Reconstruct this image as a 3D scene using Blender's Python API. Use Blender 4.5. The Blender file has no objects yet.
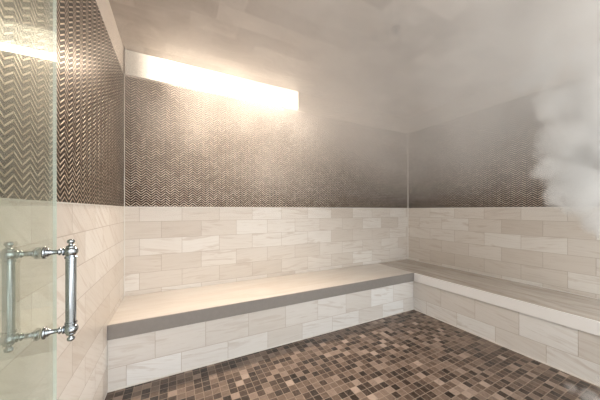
import bpy, bmesh, math, random
from mathutils import Vector, Matrix, noise as mnoise

random.seed(7)
C = bpy.context.scene.collection
PI = math.pi

# ------------------------------------------------------------------ sizes (metres)
XL, XR = -0.408, 3.30          # left and right wall faces
YF, YB = 0.02, 2.69            # glass front, back wall face
ZC = 2.69                      # ceiling
ZM0, ZM1 = 1.27, 2.45          # metallic mosaic band
BT, BTH = 0.46, 0.10           # bench top height, slab thickness
BY, BX = 2.06, 2.636           # front edges of the two benches
REC = 0.018

# ------------------------------------------------------------------ object helpers
def obj(name, bm, mats, parent=None, smooth=False):
    me = bpy.data.meshes.new(name)
    bmesh.ops.recalc_face_normals(bm, faces=bm.faces)
    bm.to_mesh(me); bm.free()
    if not isinstance(mats, (list, tuple)): mats = [mats]
    for m in mats: me.materials.append(m)
    if smooth:
        for p in me.polygons: p.use_smooth = True
    o = bpy.data.objects.new(name, me); C.objects.link(o)
    if parent is not None: o.parent = parent
    return o

def tag(o, label=None, cat=None, kind=None, group=None):
    if label: o['label'] = label
    if cat: o['category'] = cat
    if kind: o['kind'] = kind
    if group: o['group'] = group
    return o

def empty(name, loc=(0, 0, 0)):
    o = bpy.data.objects.new(name, None); C.objects.link(o); o.location = loc
    o.empty_display_size = 0.1
    return o

def add_box(bm, x0, x1, y0, y1, z0, z1, bev=0.0, mi=0):
    r = bmesh.ops.create_cube(bm, size=1)
    vs = r['verts']
    for v in vs:
        v.co = Vector(((x0+x1)/2 + v.co.x*(x1-x0), (y0+y1)/2 + v.co.y*(y1-y0), (z0+z1)/2 + v.co.z*(z1-z0)))
    fs = {f for v in vs for f in v.link_faces}
    for f in fs: f.material_index = mi
    if bev > 0:
        es = list({e for v in vs for e in v.link_edges})
        bmesh.ops.bevel(bm, geom=es, offset=bev, segments=2, profile=0.6, affect='EDGES')

def box(name, x0, x1, y0, y1, z0, z1, mats, parent=None, bev=0.0):
    bm = bmesh.new(); add_box(bm, x0, x1, y0, y1, z0, z1, bev)
    return obj(name, bm, mats, parent)

def add_lathe(bm, prof, origin, axis, seg=28):
    """prof: list of (radius, distance along the axis)"""
    axis = Vector(axis).normalized()
    q = Vector((0, 0, 1)).rotation_difference(axis)
    rings = []
    for r, h in prof:
        ring = []
        for k in range(seg):
            a = 2*PI*k/seg
            ring.append(bm.verts.new(Vector(origin) + q @ Vector((r*math.cos(a), r*math.sin(a), h))))
        rings.append(ring)
    for a, b in zip(rings, rings[1:]):
        for k in range(seg):
            bm.faces.new((a[k], a[(k+1) % seg], b[(k+1) % seg], b[k]))
    bm.faces.new(rings[0]); bm.faces.new(rings[-1])

def ball_prof(r, n=10, h0=0.0, squash=1.0):
    return [(max(r*math.sin(PI*k/n), 0.0004), h0 - r*squash*math.cos(PI*k/n)) for k in range(n+1)]

# ------------------------------------------------------------------ node helpers
class G:
    def __init__(s, name, volume=False):
        s.m = bpy.data.materials.new(name); s.m.use_nodes = True
        s.t = s.m.node_tree; s.t.nodes.clear()
        s.out = s.t.nodes.new('ShaderNodeOutputMaterial')
    def n(s, typ, **kw):
        nd = s.t.nodes.new(typ)
        for k, v in kw.items(): setattr(nd, k, v)
        return nd
    def put(s, sock, v):
        if hasattr(v, 'is_output') or isinstance(v, bpy.types.NodeSocket): s.t.links.new(v, sock)
        else: sock.default_value = v
    def m_(s, op, a, b=None, c=None, clamp=False):
        nd = s.n('ShaderNodeMath', operation=op, use_clamp=clamp)
        s.put(nd.inputs[0], a)
        if b is not None: s.put(nd.inputs[1], b)
        if c is not None: s.put(nd.inputs[2], c)
        return nd.outputs[0]
    def add(s, a, b): return s.m_('ADD', a, b)
    def sub(s, a, b): return s.m_('SUBTRACT', a, b)
    def mul(s, a, b): return s.m_('MULTIPLY', a, b)
    def coords(s):
        tc = s.n('ShaderNodeTexCoord'); sp = s.n('ShaderNodeSeparateXYZ')
        s.t.links.new(tc.outputs['Object'], sp.inputs[0])
        s.P = tc.outputs['Object']
        return sp.outputs
    def vec(s, x, y, z=0.0):
        nd = s.n('ShaderNodeCombineXYZ')
        for i, v in enumerate((x, y, z)): s.put(nd.inputs[i], v)
        return nd.outputs[0]
    def noise(s, v, scale=5, detail=3, rough=0.5, dist=0.0):
        nd = s.n('ShaderNodeTexNoise')
        s.put(nd.inputs['Vector'], v); nd.inputs['Scale'].default_value = scale
        nd.inputs['Detail'].default_value = detail; nd.inputs['Roughness'].default_value = rough
        nd.inputs['Distortion'].default_value = dist
        return nd.outputs['Fac']
    def white(s, v):
        nd = s.n('ShaderNodeTexWhiteNoise'); s.put(nd.inputs['Vector'], v); return nd.outputs['Value']
    def ramp(s, f, stops, interp='LINEAR'):
        nd = s.n('ShaderNodeValToRGB'); cr = nd.color_ramp; cr.interpolation = interp
        while len(cr.elements) < len(stops): cr.elements.new(0.5)
        for e, (p, c) in zip(cr.elements, stops):
            e.position = p; e.color = (*c, 1) if len(c) == 3 else c
        s.put(nd.inputs[0], f); return nd.outputs[0]
    def mix(s, f, a, b):
        nd = s.n('ShaderNodeMix', data_type='RGBA')
        s.put(nd.inputs[0], f)
        s.put(nd.inputs[6], (*a, 1) if isinstance(a, tuple) and len(a) == 3 else a)
        s.put(nd.inputs[7], (*b, 1) if isinstance(b, tuple) and len(b) == 3 else b)
        return nd.outputs[2]
    def rng(s, v, a, b, c=0.0, d=1.0, smooth=False):
        nd = s.n('ShaderNodeMapRange'); nd.clamp = True
        if smooth: nd.interpolation_type = 'SMOOTHSTEP'
        s.put(nd.inputs[0], v)
        for i, x in enumerate((a, b, c, d)): s.put(nd.inputs[i+1], x)
        return nd.outputs[0]
    def bsdf(s, color, rough=0.5, metal=0.0, spec=0.5, height=None, hd=0.001, coat=0.0):
        b = s.n('ShaderNodeBsdfPrincipled')
        s.put(b.inputs['Base Color'], (*color, 1) if isinstance(color, tuple) and len(color) == 3 else color)
        s.put(b.inputs['Roughness'], rough); s.put(b.inputs['Metallic'], metal)
        s.put(b.inputs['Specular IOR Level'], spec)
        if coat: b.inputs['Coat Weight'].default_value = coat; b.inputs['Coat Roughness'].default_value = 0.1
        if height is not None:
            bp = s.n('ShaderNodeBump'); bp.inputs['Distance'].default_value = hd; bp.inputs['Strength'].default_value = 1.0
            s.put(bp.inputs['Height'], height); s.t.links.new(bp.outputs[0], b.inputs['Normal'])
        s.t.links.new(b.outputs[0], s.out.inputs[0])
        return b

def plain(name, color, rough=0.5, metal=0.0, spec=0.5, mott=0.06, scale=12):
    g = G(name); g.coords()
    f = g.noise(g.P, scale, 4, 0.6)
    dark = tuple(c*(1-mott) for c in color); lite = tuple(min(1, c*(1+mott)) for c in color)
    g.bsdf(g.mix(f, dark, lite), rough, metal, spec)
    return g.m

def cells(g, u, v, L, h, u0, v0, stagger=0.5):
    row = g.m_('FLOOR', g.m_('DIVIDE', g.sub(v, v0), h))
    par = g.m_('MODULO', g.add(row, 100.0), 2.0)
    uu = g.sub(g.m_('DIVIDE', g.sub(u, u0), L), g.mul(par, stagger))
    col = g.m_('FLOOR', uu)
    fu = g.mul(g.sub(uu, col), L)
    fv = g.mul(g.sub(g.m_('DIVIDE', g.sub(v, v0), h), row), h)
    du = g.m_('MINIMUM', fu, g.sub(L, fu)); dv = g.m_('MINIMUM', fv, g.sub(h, fv))
    return row, col, g.m_('MINIMUM', du, dv)

def marble_tile(name, axis, L, h, u0, v0, joint=(0.46, 0.39, 0.33), tilt=0.0, tone=(1, 1, 1)):
    """stacked marble tiles: soft cream / grey sheets with long grain, thin joints"""
    g = G(name); co = g.coords(); u, v = co[axis], co[2]
    row, col, d = cells(g, u, v, L, h, u0, v0)
    r1 = g.white(g.vec(row, col, 3.0)); r2 = g.white(g.vec(col, row, 9.0))
    # long grain, slightly tilted, different on every tile
    tv = g.add(g.mul(g.sub(r2, 0.5), 0.3), -tilt)
    gv = g.add(v, g.mul(u, tv))
    p = g.vec(g.add(g.mul(u, 2.4), g.mul(r1, 40.0)), g.mul(r2, 30.0), g.mul(gv, 20.0))
    grain = g.noise(p, 1.0, 5, 0.6, 0.6)
    p2 = g.vec(g.add(g.mul(u, 3.0), g.mul(r2, 20.0)), g.mul(r1, 11.0), g.mul(gv, 60.0))
    fine = g.noise(p2, 1.0, 3, 0.6, 0.4)
    T = lambda a, b, c: (a*tone[0], b*tone[1], c*tone[2])
    base = g.ramp(g.add(g.mul(r1, 0.64), g.mul(grain, 0.40)),
                  [(0.10, T(0.63, 0.565, 0.50)), (0.30, T(0.72, 0.665, 0.605)), (0.52, T(0.785, 0.74, 0.69)), (0.80, T(0.84, 0.81, 0.77))])
    vein = g.rng(grain, 0.53, 0.66, 0.0, 0.50, True)
    base = g.mix(vein, base, T(0.56, 0.48, 0.41))
    base = g.mix(g.rng(fine, 0.50, 0.72, 0.0, 0.34, True), base, T(0.60, 0.53, 0.465))
    j = g.rng(d, 0.0009, 0.0022, 1.0, 0.0)
    col_ = g.mix(g.mul(j, 0.8), base, joint)
    g.bsdf(col_, g.add(g.mul(fine, 0.15), 0.26), 0, 0.4, height=g.rng(d, 0.0, 0.003), hd=0.0012)
    return g.m

def marble_slab(name, axis, c0, c1, c2, rough=0.3, joint_at=None):
    g = G(name); co = g.coords(); u, w = co[axis], co[1 - axis]
    p = g.vec(g.mul(u, 1.6), g.mul(w, 9.0), g.mul(co[2], 8.0))
    f = g.noise(p, 1.0, 6, 0.62, 0.8)
    f2 = g.noise(g.vec(g.mul(u, 5.0), g.mul(w, 34.0), 0.0), 1.0, 3, 0.6, 0.5)
    c = g.ramp(f, [(0.30, c0), (0.50, c1), (0.72, c2)])
    c = g.mix(g.rng(f2, 0.5, 0.72, 0, 0.35, True), c, c0)
    g.bsdf(c, rough, 0, 0.45)
    return g.m

def chevron(name, axis, w=0.040, h=0.0232, slope=0.85, u0=0.0):
    """dark bronze glass mosaic laid in zigzag columns with pale raised lines"""
    g = G(name); co = g.coords(); u, v = co[axis], co[2]
    us = g.sub(u, u0)
    tri = g.m_('PINGPONG', us, w)
    colm = g.m_('FLOOR', g.m_('DIVIDE', us, w))
    vv = g.m_('DIVIDE', g.add(v, g.mul(tri, slope)), h)
    row = g.m_('FLOOR', vv); fv = g.sub(vv, row)
    dcol = g.m_('MINIMUM', tri, g.sub(w, tri))
    wn = g.white(g.vec(row, colm, 1.0))
    line = g.m_('MAXIMUM', g.rng(g.m_('ABSOLUTE', g.sub(fv, 0.5)), 0.12, 0.18, 1.0, 0.0), 0.0)
    line = g.mul(line, g.rng(dcol, 0.0012, 0.0030, 0.35, 1.0))
    dark = g.ramp(wn, [(0.0, (0.010, 0.006, 0.004)), (0.5, (0.020, 0.012, 0.008)), (1.0, (0.042, 0.026, 0.018))])
    lite = g.ramp(g.white(g.vec(colm, row, 5.0)), [(0.0, (0.50, 0.39, 0.30)), (1.0, (0.90, 0.77, 0.65))])
    c = g.mix(line, dark, lite)
    hgt = g.rng(g.m_('ABSOLUTE', g.sub(fv, 0.5)), 0.08, 0.30, 1.0, 0.0, True)
    g.bsdf(c, g.mix(line, (0.42,)*3, (0.30,)*3), g.rng(line, 0, 1, 0.05, 0.55), 0.22, height=hgt, hd=0.0028)
    return g.m

def floor_mosaic(name, s=0.0535):
    g = G(name); co = g.coords(); x, y = co[0], co[1]
    row, col, d = cells(g, x, y, s, s, 0.012, 0.02, stagger=0.0)
    r1 = g.white(g.vec(row, col, 2.0)); r2 = g.white(g.vec(row, col, 7.0)); r3 = g.white(g.vec(row, col, 5.0))
    c = g.ramp(r1, [(0.0, (0.016, 0.010, 0.008)), (0.17, (0.036, 0.023, 0.017)), (0.36, (0.075, 0.048, 0.036)),
                    (0.56, (0.120, 0.081, 0.061)), (0.78, (0.185, 0.133, 0.104)), (0.93, (0.28, 0.21, 0.17)), (1.0, (0.42, 0.33, 0.275))])
    ang = g.mul(r2, 6.28)
    px = g.add(g.mul(x, g.m_('COSINE', ang)), g.mul(y, g.m_('SINE', ang)))
    py = g.sub(g.mul(y, g.m_('COSINE', ang)), g.mul(x, g.m_('SINE', ang)))
    f = g.noise(g.vec(g.mul(px, 25.0), g.mul(py, 95.0), g.mul(r1, 50.0)), 1.0, 4, 0.65, 0.7)
    c = g.mix(g.rng(f, 0.42, 0.72, 0.0, 0.22), c, (0.30, 0.23, 0.19))
    c = g.mix(g.rng(f, 0.50, 0.25, 0.0, 0.4), c, (0.03, 0.02, 0.015))
    j = g.rng(d, 0.0013, 0.0026, 1.0, 0.0)
    c = g.mix(g.mul(j, 0.85), c, (0.34, 0.27, 0.215))
    g.bsdf(c, g.mix(j, (0.36,)*3, (0.8,)*3), 0, 0.45, height=g.rng(d, 0.0, 0.004), hd=0.0015)
    return g.m

def thin_glass(name, tint, r0=0.045, film=0.0):
    """clear pane: the mirror share grows with the viewing angle on either side of the pane"""
    g = G(name)
    geo = g.n('ShaderNodeNewGeometry')
    dp = g.n('ShaderNodeVectorMath', operation='DOT_PRODUCT')
    g.t.links.new(geo.outputs['Normal'], dp.inputs[0]); g.t.links.new(geo.outputs['Incoming'], dp.inputs[1])
    c = g.m_('ABSOLUTE', dp.outputs['Value'])
    p = g.m_('POWER', g.sub(1.0, c), 5.0)
    fr = g.add(r0, g.mul(p, 1 - r0))
    tr = g.n('ShaderNodeBsdfTransparent'); tr.inputs[0].default_value = (*tint, 1)
    gl = g.n('ShaderNodeBsdfGlossy'); gl.inputs['Roughness'].default_value = 0.03; gl.inputs[0].default_value = (0.95, 1, 0.97, 1)
    mx = g.n('ShaderNodeMixShader'); g.put(mx.inputs[0], fr)
    g.t.links.new(tr.outputs[0], mx.inputs[1]); g.t.links.new(gl.outputs[0], mx.inputs[2])
    last = mx
    if film:
        g.coords()
        df = g.n('ShaderNodeBsdfDiffuse'); df.inputs[0].default_value = (0.74, 0.72, 0.62, 1)
        tl = g.n('ShaderNodeBsdfTranslucent'); tl.inputs[0].default_value = (0.74, 0.72, 0.62, 1)
        ad = g.n('ShaderNodeMixShader'); ad.inputs[0].default_value = 0.5
        g.t.links.new(df.outputs[0], ad.inputs[1]); g.t.links.new(tl.outputs[0], ad.inputs[2])
        last = g.n('ShaderNodeMixShader')
        g.put(last.inputs[0], g.rng(g.noise(g.P, 6.0, 3), 0.3, 0.7, film*0.7, film*1.3))
        g.t.links.new(mx.outputs[0], last.inputs[1]); g.t.links.new(ad.outputs[0], last.inputs[2])
    g.t.links.new(last.outputs[0], g.out.inputs[0])
    return g.m

# ------------------------------------------------------------------ materials
M_back = marble_tile('marble_tile_back', 0, 0.355, 0.158, 0.062 + 0.1775, 0.342)
M_side = marble_tile('marble_tile_side', 1, 0.35, 0.158, 1.261 + 0.175, 0.342)
M_left = marble_tile('marble_tile_left', 1, 0.35, 0.158, 1.261, 0.342, tilt=-0.75)
M_baseb = marble_tile('marble_tile_bench_back', 0, 0.347, 0.205, -0.130 + 0.1735, -0.05, tilt=-0.1, tone=(0.985, 1.02, 1.06))
M_baser = marble_tile('marble_tile_bench_right', 1, 0.35, 0.205, 1.378 + 0.175, -0.05, tilt=0.12, tone=(0.985, 1.015, 1.05))
M_chevb = chevron('bronze_chevron_back', 0)
M_chevs = chevron('bronze_chevron_side', 1, w=0.045, h=0.0225, slope=0.70)
M_floor = floor_mosaic('brown_stone_mosaic')
M_plaster = plain('pale_plaster', (0.76, 0.71, 0.66), 0.7, spec=0.3)
M_trim = plain('white_tile_trim', (0.82, 0.80, 0.76), 0.35)
M_caulk = plain('white_caulk', (0.80, 0.77, 0.72), 0.5)
M_slabb = marble_slab('cream_marble', 0, (0.62, 0.57, 0.52), (0.69, 0.65, 0.61), (0.74, 0.71, 0.67))
M_slabr = marble_slab('greige_veined_marble', 1, (0.41, 0.355, 0.305), (0.56, 0.505, 0.45), (0.66, 0.61, 0.56), 0.26)
M_grey = plain('honed_grey_stone', (0.27, 0.25, 0.235), 0.45, mott=0.10, scale=30)
M_white = plain('white_quartz', (0.90, 0.89, 0.885), 0.3, mott=0.02)
M_glass = thin_glass('clear_glass', (0.90, 0.93, 0.895), film=0.11)
M_pane = thin_glass('front_glass', (0.97, 0.985, 0.975))
M_edge = plain('polished_glass_edge', (0.74, 0.80, 0.77), 0.2, mott=0.03)
M_chrome = plain('polished_nickel', (0.40, 0.435, 0.465), 0.10, 1.0, mott=0.02)
M_hall = plain('pale_hall_tile', (0.55, 0.53, 0.50), 0.5)
M_alu = plain('white_enamel', (0.8, 0.78, 0.74), 0.4)
M_brass = plain('dull_nozzle_metal', (0.30, 0.27, 0.24), 0.35, 0.8)

# ceiling: large pale stone tiles, mottled
g = G('mottled_ceiling_tile'); co = g.coords()
row, col, d = cells(g, co[0], co[1], 0.355, 0.158, 0.1, 0.05)
r = g.white(g.vec(row, col, 1.0))
f = g.noise(g.vec(g.add(g.mul(co[0], 2.6), g.mul(r, 9.0)), g.mul(co[1], 9.0), r), 1.0, 5, 0.6, 0.8)
blot = g.noise(g.P, 3.0, 5, 0.6, 0.8)
c = g.ramp(g.add(g.mul(r, 0.30), g.add(g.mul(f, 0.3), g.mul(blot, 0.45))), [(0.34, (0.36, 0.315, 0.28)), (0.52, (0.50, 0.455, 0.415)), (0.70, (0.66, 0.615, 0.575))])
c = g.mix(g.rng(d, 0.0006, 0.002, 0.45, 0.0), c, (0.40, 0.35, 0.31))
g.bsdf(c, 0.45, 0, 0.35)
M_ceil = g.m

g = G('lamp_diffuser')
co = g.coords(); e = g.n('ShaderNodeEmission'); e.inputs[0].default_value = (1.0, 0.84, 0.66, 1); e.inputs[1].default_value = 8.0
g.put(e.inputs[1], g.rng(co[0], -0.36, 0.06, 0.28, 3.0, True))   # emission faded leftwards to stand in for lamplit plaster near the corner
g.t.links.new(e.outputs[0], g.out.inputs[0]); M_lamp = g.m

# ------------------------------------------------------------------ room shell
def S(o, label, cat): return tag(o, label, cat, kind='structure')

S(box('floor', XL-0.1, XR+0.1, -0.12, YB+0.1, -0.08, 0, M_floor), 'floor of small brown, tan and dark stone mosaic squares', 'floor')
S(box('floor_outside', XL-1.6, XR+1.0, -2.6, -0.12, -0.08, 0, M_hall), 'plain pale floor outside the glass front', 'floor')
S(box('ceiling', XL-0.1, XR+0.1, -0.12, YB+0.1, ZC, ZC+0.08, M_ceil), 'mottled greige tiled ceiling veiled in steam', 'ceiling')

def wall(name, x0, x1, y0, y1, mt, mc, label, ny):
    w = empty(name, (0, 0, 0)); S(w, label, 'wall')
    box('marble_tiling', x0, x1, y0, y1, 0, ZM0, mt, w)
    box('chevron_mosaic', x0, x1, y0, y1, ZM0, ZM1, mc, w)
    box('plaster_band', x0, x1, y0, y1, ZM1, ZC, M_plaster, w)
    return w
wb = wall('wall_back', XL-0.1, XR+0.1, YB, YB+0.1, M_back, M_chevb, 'back wall with marble tile below and bronze chevron mosaic above', 0)
wl = wall('wall_left', XL-0.1, XL, -0.1, YB, M_left, M_chevs, 'left wall behind the glass door, marble below bronze mosaic', 0)
wr = wall('wall_right', XR, XR+0.1, -0.1, YB, M_side, M_chevs, 'right wall behind the steam, marble below hazy bronze mosaic', 0)
# corner and border trims
S(box('trim_1', XL, XL+0.006, YB-0.006, YB, BT, ZM1, M_trim), 'thin white vertical trim in the left back corner', 'trim')
S(box('trim_2', XR-0.008, XR, YB-0.008, YB, BT, ZM1, M_trim), 'thin white vertical trim in the right back corner', 'trim')
S(box('trim_3', XL, XR, YB-0.004, YB, ZM0-0.004, ZM0+0.002, M_trim), 'pale pencil line between marble and mosaic on the back wall', 'trim')
S(box('trim_4', XL, XL+0.004, 0.04, YB-0.006, ZM0-0.004, ZM0+0.002, M_trim), 'pale pencil line between marble and mosaic on the left wall', 'trim')
S(box('trim_5', XR-0.004, XR, 0.04, YB-0.008, ZM0-0.004, ZM0+0.002, M_trim), 'pale pencil line between marble and mosaic on the right wall', 'trim')

# ------------------------------------------------------------------ benches
def caulk_strip(name, pts, parent, r=0.006):
    bm = bmesh.new()
    (x0, y0, z0), (x1, y1, z1) = pts
    add_box(bm, min(x0, x1), max(x0, x1), min(y0, y1), max(y0, y1), z0, z1, 0.0015)
    return obj(name, bm, M_caulk, parent)

bb = empty('stone_bench', (1.1, (BY+YB)/2, 0))
tag(bb, 'long built-in bench under the lamp with cream top and grey stone edge', 'bench')
def under(parent, o):
    o.location = -parent.location; o.parent = parent; return o
def pbox(name, *a, parent=None, bev=0.0):
    return under(parent, box(name, *a, bev=bev))
pbox('tiled_base', XL+0.001, BX+REC-0.001, BY+REC, YB-0.0015, 0.0005, BT-BTH-0.0008, M_baseb, parent=bb)
pbox('seat_slab', XL+0.001, BX+0.011, BY+0.012, YB-0.0015, BT-BTH, BT, M_slabb, parent=bb, bev=0.002)
tag(pbox('front_edge', XL+0.001, BX+0.0109, BY, BY+0.012, BT-BTH, BT-0.0003, M_grey, parent=bb, bev=0.002), 'grey stone edge strip')
tag(under(bb, caulk_strip('caulk_line', ((XL+0.001, BY+REC-0.006, 0.0005), (BX+REC-0.007, BY+REC, 0.011)), None)), 'white caulk bead at the floor')
under(bb, caulk_strip('corner_bead', ((XL+0.001, BY+REC-0.004, 0.011), (XL+0.005, BY+REC, BT-BTH)), None))

rb = empty('stone_bench', ((BX+XR)/2, 1.0, 0))
tag(rb, 'bench along the right wall with greige veined top and white front edge', 'bench')
pbox('tiled_base', BX+REC, XR-0.0015, YF+0.03, YB-0.0015, 0.0005, BT-BTH-0.0008, M_baser, parent=rb)
pbox('seat_slab', BX+0.012, XR-0.0015, YF+0.03, YB-0.0015, BT-BTH, BT, M_slabr, parent=rb, bev=0.002)
tag(pbox('front_edge', BX, BX+0.012, YF+0.03, BY-0.0005, BT-BTH, BT-0.0003, M_white, parent=rb, bev=0.002), 'white polished edge strip')
tag(under(rb, caulk_strip('caulk_line', ((BX+REC-0.006, YF+0.03, 0.0005), (BX+REC, BY+REC-0.007, 0.011)), None)), 'white caulk bead at the floor')
under(rb, caulk_strip('wall_bead', ((XR-0.0075, YF+0.03, BT), (XR-0.0015, YB-0.0065, BT+0.006)), None))

# ------------------------------------------------------------------ lamp above the back bench
lx0, lx1, lz0, lz1 = -0.398, 1.335, 2.462, 2.686
lamp = empty('linear_wall_lamp', ((lx0+lx1)/2, YB, lz0))
tag(lamp, 'long glowing wall lamp fixed above the mosaic of the back wall', 'lamp')
bm = bmesh.new()
add_box(bm, lx0, lx1, YB-0.012, YB, lz0, lz1, 0.001)
under(lamp, obj('backplate', bm, M_alu))
bm = bmesh.new(); nseg = 14   # shallow bowed diffuser
ring = []
for k in range(nseg+1):
    a = PI*k/nseg
    ring.append((YB-0.0125-0.030*math.sin(a), (lz0+lz1)/2-0.110*math.cos(a)))
A = [bm.verts.new((lx0+0.008, y, z)) for y, z in ring]; B = [bm.verts.new((lx1-0.008, y, z)) for y, z in ring]
for k in range(nseg): bm.faces.new((A[k], A[k+1], B[k+1], B[k]))
bm.faces.new(A); bm.faces.new(B[::-1]); bm.faces.new((A[0], B[0], B[-1], A[-1]))
tag(under(lamp, obj('diffuser', bm, M_lamp)), 'blown out warm white diffuser')
for xa, xb in ((lx0, lx0+0.0075), (lx1-0.0075, lx1)):
    bm = bmesh.new(); add_box(bm, xa, xb, YB-0.046, YB-0.0125, lz0, lz1, 0.001)
    under(lamp, obj('end_cap', bm, M_alu))

la = bpy.data.lights.new('lamp_optic', 'AREA'); la.shape = 'RECTANGLE'; la.size = 1.36; la.size_y = 0.06
la.color = (1.0, 0.82, 0.64); la.energy = 12; la.spread = math.radians(92)
lo = bpy.data.objects.new('lamp_optic', la); C.objects.link(lo); lo.parent = lamp
lo.location = (0.16, -0.075, -0.012); lo.rotation_euler = (math.radians(-30), 0, 0)
# ------------------------------------------------------------------ ceiling nozzle (small dark fitting)
# seen at px (396,28)
zc = 1.45*245/182.0; xc = (396-300)/245*zc
nx, ny = xc*0.8907+zc*0.4546, -xc*0.4546+zc*0.8907
sp = empty('ceiling_sprinkler', (nx, ny, ZC)); tag(sp, 'small round metal sprinkler fitting in the steamy ceiling', 'sprinkler')
bm = bmesh.new(); add_lathe(bm, [(0.034, 0), (0.034, 0.003), (0.026, 0.008), (0.012, 0.010)], (0, 0, 0), (0, 0, -1)); obj('escutcheon', bm, M_brass, sp)
bm = bmesh.new(); add_lathe(bm, [(0.008, 0.008), (0.008, 0.022), (0.005, 0.026), (0.005, 0.034), (0.016, 0.036), (0.016, 0.038)], (0, 0, 0), (0, 0, -1)); obj('deflector', bm, M_brass, sp)

# ------------------------------------------------------------------ glass door (open inwards, beside the left wall)
DX0, DX1, DY0, DY1 = -0.306, -0.298, 0.10, 0.930
door = empty('door_1', (-0.302, DY0, 0)); S(door, 'clear glass door swung open beside the left wall', 'door')
bm = bmesh.new(); add_box(bm, DX0, DX1, DY0, DY1, 0.012, 2.12)
for f in bm.faces:
    if abs(f.normal.x) < 0.5: f.material_index = 1
under(door, obj('glass_panel', bm, [M_glass, M_edge]))
HY, HZ0, HZ1, HD = 0.851, 0.927, 1.131, 0.0575
def pull(side, xglass):
    """one side of the back-to-back turned pull handle; side +1 faces the room"""
    gx = -0.302 + side*HD
    bm = bmesh.new()
    add_lathe(bm, [(0.0111, HZ0), (0.0111, HZ1)], (gx, HY, 0), (0, 0, 1))
    for z, sgn in ((HZ0, -1), (HZ1, 1)):
        add_lathe(bm, [(r, h) for r, h in ball_prof(0.0152, 14, 0, 0.95)], (gx, HY, z), (0, 0, 1))
        add_lathe(bm, [(0.0130, 0), (0.0130, 0.004), (0.0113, 0.0055)], (gx, HY, z - sgn*0.018), (0, 0, sgn))
    h = under(door, obj('pull_handle', bm, M_chrome, smooth=False))
    for z, sgn in ((HZ0, -1), (HZ1, 1)):
        bm = bmesh.new()
        add_lathe(bm, [(0.0115, 0.008), (0.0095, 0.0145), (0.0055, 0.0165), (0.0048, 0.0195), (0.0060, 0.0215), (0.0080, 0.0235),
                       (0.0084, 0.0260), (0.0074, 0.0295), (0.0040, 0.0320), (0.0004, 0.0325)], (gx, HY, z), (0, 0, sgn))
        f = obj('finial', bm, M_chrome, h, smooth=True)
        bm = bmesh.new()
        L = HD - 0.005
        pr = [(0.0152, 0.0), (0.0152, 0.004), (0.0125, 0.0052), (0.0090, 0.0060), (0.0105, 0.0075), (0.0100, 0.0090), (0.0078, 0.0105),
              (0.0062, 0.0160), (0.0055, 0.0240), (0.0060, 0.0275), (0.0085, 0.0290), (0.0092, 0.0305), (0.0085, 0.0320), (0.0060, 0.0335),
              (0.0062, 0.0350), (0.0098, 0.0365), (0.0108, 0.0380), (0.0098, 0.0395), (0.0075, 0.0405), (0.0075, L)]
        add_lathe(bm, pr, (-0.302 + side*0.005, HY, z), (side, 0, 0))
        obj('crossbar', bm, M_chrome, h, smooth=True)
    return h
pull(1, 0); pull(-1, 0)
for z in (0.30, 1.80):     # hinges on the pivot side
    bm = bmesh.new()
    add_box(bm, -0.314, -0.290, DY0-0.004, DY0+0.055, z, z+0.09, 0.003)
    add_lathe(bm, [(0.008, z), (0.008, z+0.09)], (-0.302, DY0-0.012, 0), (0, 0, 1), 16)
    under(door, obj('hinge', bm, M_chrome))

# ------------------------------------------------------------------ glass front around the doorway (behind / beside the camera)
w1 = empty('window_1', (1.9, YF, 0)); S(w1, 'fixed glass front beside the doorway', 'window')
under(w1, box('pane', 0.45, XR, -0.04, -0.03, 0.02, ZC, M_pane))
under(w1, box('sill_channel', 0.45, XR, -0.05, -0.02, 0.0, 0.02, M_chrome))
w2 = empty('window_2', (0, YF, 2.14)); S(w2, 'glass transom above the doorway', 'window')
under(w2, box('pane', XL, 0.445, -0.04, -0.03, 2.14, ZC, M_pane))
w3 = empty('window_3', (-0.36, YF, 0)); S(w3, 'narrow fixed glass strip on the hinge side', 'window')
under(w3, box('pane', XL, -0.318, -0.04, -0.03, 0.0, 2.135, M_pane))

# ------------------------------------------------------------------ steam
def volume_mat(name, dens_fn, color, aniso=0.0):
    g = G(name)
    v = g.n('ShaderNodeVolumePrincipled')
    v.inputs['Color'].default_value = (*color, 1); v.inputs['Anisotropy'].default_value = aniso
    g.put(v.inputs['Density'], dens_fn(g))
    g.t.links.new(v.outputs[0], g.out.inputs['Volume'])
    return g.m

def haze_density(g):
    co = g.coords()
    h = g.rng(co[2], 1.15, 2.1, 0.0, 1.0, True)
    h = g.add(g.mul(h, 0.75), g.rng(co[2], 1.7, 2.5, 0.0, 0.7, True))
    n1 = g.noise(g.P, 1.5, 3, 0.55, 0.3)
    m = g.rng(n1, 0.35, 0.65, 0.35, 1.5, True)
    side = g.rng(g.add(co[0], g.mul(g.sub(co[1], 1.0), 0.5)), -0.15, 1.1, 0.10, 1.0, True)
    return g.mul(g.mul(g.mul(h, m), side), 0.72)
M_haze = volume_mat('thin_steam', haze_density, (0.93, 0.905, 0.885))
hz = box('steam_haze', XL-0.03, XR+0.03, -0.025, YB+0.03, 1.12, ZC+0.03, M_haze)
tag(hz, 'thin steam hanging under the ceiling across the whole room', 'steam', kind='stuff')

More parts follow.
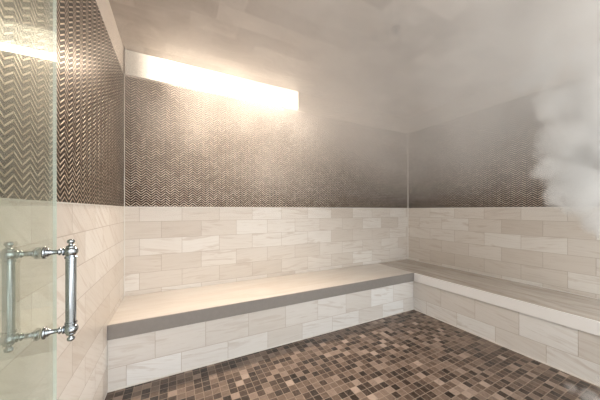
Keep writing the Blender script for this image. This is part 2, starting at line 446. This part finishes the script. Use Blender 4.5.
def puffs(name, blobs, dens, amp, scale, label):
    bm = bmesh.new()
    for x, y, z, r in blobs:
        q = bmesh.ops.create_icosphere(bm, subdivisions=3, radius=r*1.02)
        bmesh.ops.translate(bm, verts=q['verts'], vec=(x, y, z))
    def dfn(g):
        g.coords(); f = None
        for x, y, z, r in blobs:
            vd = g.n('ShaderNodeVectorMath', operation='DISTANCE')
            g.t.links.new(g.P, vd.inputs[0]); vd.inputs[1].default_value = (x, y, z)
            b = g.m_('MULTIPLY_ADD', vd.outputs['Value'], -1.0/r, 1.0)
            f = b if f is None else g.m_('SMOOTH_MAX', f, b, 0.12)
        n = g.noise(g.P, scale, 6, 0.62, 0.6)
        n2 = g.noise(g.P, scale*3.2, 4, 0.65, 0.3)
        t = g.add(f, g.add(g.mul(g.sub(n, 0.5), amp), g.mul(g.sub(n2, 0.5), amp*0.55)))
        fade = g.rng(f, 0.0, 0.12)
        return g.mul(g.mul(g.rng(t, 0.15, 0.60, 0.0, 1.0, True), fade), dens)
    o = obj(name, bm, volume_mat(name + '_density', dfn, (0.89, 0.885, 0.88)))
    rm = o.modifiers.new('remesh', 'REMESH'); rm.mode = 'VOXEL'; rm.voxel_size = 0.02
    tag(o, label, 'steam', kind='stuff')
    return o

def at(px, py, Z):
    X = (px-300)/245*Z; h = 1.24 - (py-210)/245*Z
    return X*0.8907+Z*0.4546, -X*0.4546+Z*0.8907, h
bl = []
for px, py, Z, r in ((605, 150, 1.50, .27), (590, 105, 1.50, .23), (578, 180, 1.52, .19), (562, 140, 1.55, .18), (602, 62, 1.45, .19), (552, 105, 1.55, .15),
                     (585, 200, 1.45, .14), (545, 168, 1.55, .10), (540, 70, 1.6, .15), (545, 38, 1.6, .10), (524, 84, 1.65, .11),
                     (588, 12, 1.55, .10), (650, 130, 1.5, .32), (660, 40, 1.45, .24), (556, 196, 1.5, .09), (604, 222, 1.42, .12)):
    x, y, z = at(px, py, Z)
    bl.append((x, y, min(z, ZC-r-0.02), r))
puffs('steam_cloud', bl, 15.0, 1.6, 5.5, 'dense white billow of steam at the right, in front of the right wall')
bl = [(*at(px, py, Z)[:2], max(0.075, at(px, py, Z)[2]), r) for px, py, Z, r in ((590, 398, 1.52, .07), (572, 392, 1.60, .05), (612, 385, 1.40, .09), (600, 410, 1.45, .06))]
puffs('steam_wisp', bl, 7.0, 1.2, 11.0, 'faint wisp of steam low over the floor by the right bench')

# ------------------------------------------------------------------ daylight of the adjoining room through the glass front
w = bpy.data.worlds.new('World'); bpy.context.scene.world = w; w.use_nodes = True
bg = w.node_tree.nodes['Background']; nt = w.node_tree
tc = nt.nodes.new('ShaderNodeTexCoord'); nz = nt.nodes.new('ShaderNodeTexNoise'); cr = nt.nodes.new('ShaderNodeValToRGB')
nz.inputs['Scale'].default_value = 3.2; nz.inputs['Detail'].default_value = 1.0
cr.color_ramp.elements[0].position = 0.42; cr.color_ramp.elements[0].color = (0.10, 0.10, 0.105, 1)
cr.color_ramp.elements[1].position = 0.56; cr.color_ramp.elements[1].color = (1.0, 0.975, 0.965, 1)
nt.links.new(tc.outputs['Generated'], nz.inputs['Vector']); nt.links.new(nz.outputs['Fac'], cr.inputs[0]); nt.links.new(cr.outputs[0], bg.inputs[0])
bg.inputs[1].default_value = 2.1

# ------------------------------------------------------------------ camera
cam = bpy.data.cameras.new('camera'); co_ = bpy.data.objects.new('camera', cam); C.objects.link(co_)
cam.sensor_width = 36; cam.lens = 245/600*36; cam.clip_start = 0.02
cam.shift_y = 10/600
co_.location = (0, 0, 1.24)
co_.rotation_euler = (PI/2, 0, -math.atan2(0.4546, 0.8907))
sc = bpy.context.scene; sc.camera = co_
sc.view_settings.view_transform = 'Standard'; sc.view_settings.look = 'None'
sc.view_settings.gamma = 1; sc.view_settings.exposure = 1.05
cy = sc.cycles
cy.use_denoising = True; cy.max_bounces = 10; cy.diffuse_bounces = 5; cy.glossy_bounces = 4
cy.transparent_max_bounces = 16; cy.volume_bounces = 3; cy.transmission_bounces = 6
cy.sample_clamp_indirect = 6.0; cy.volume_step_rate = 1.5; cy.volume_max_steps = 128
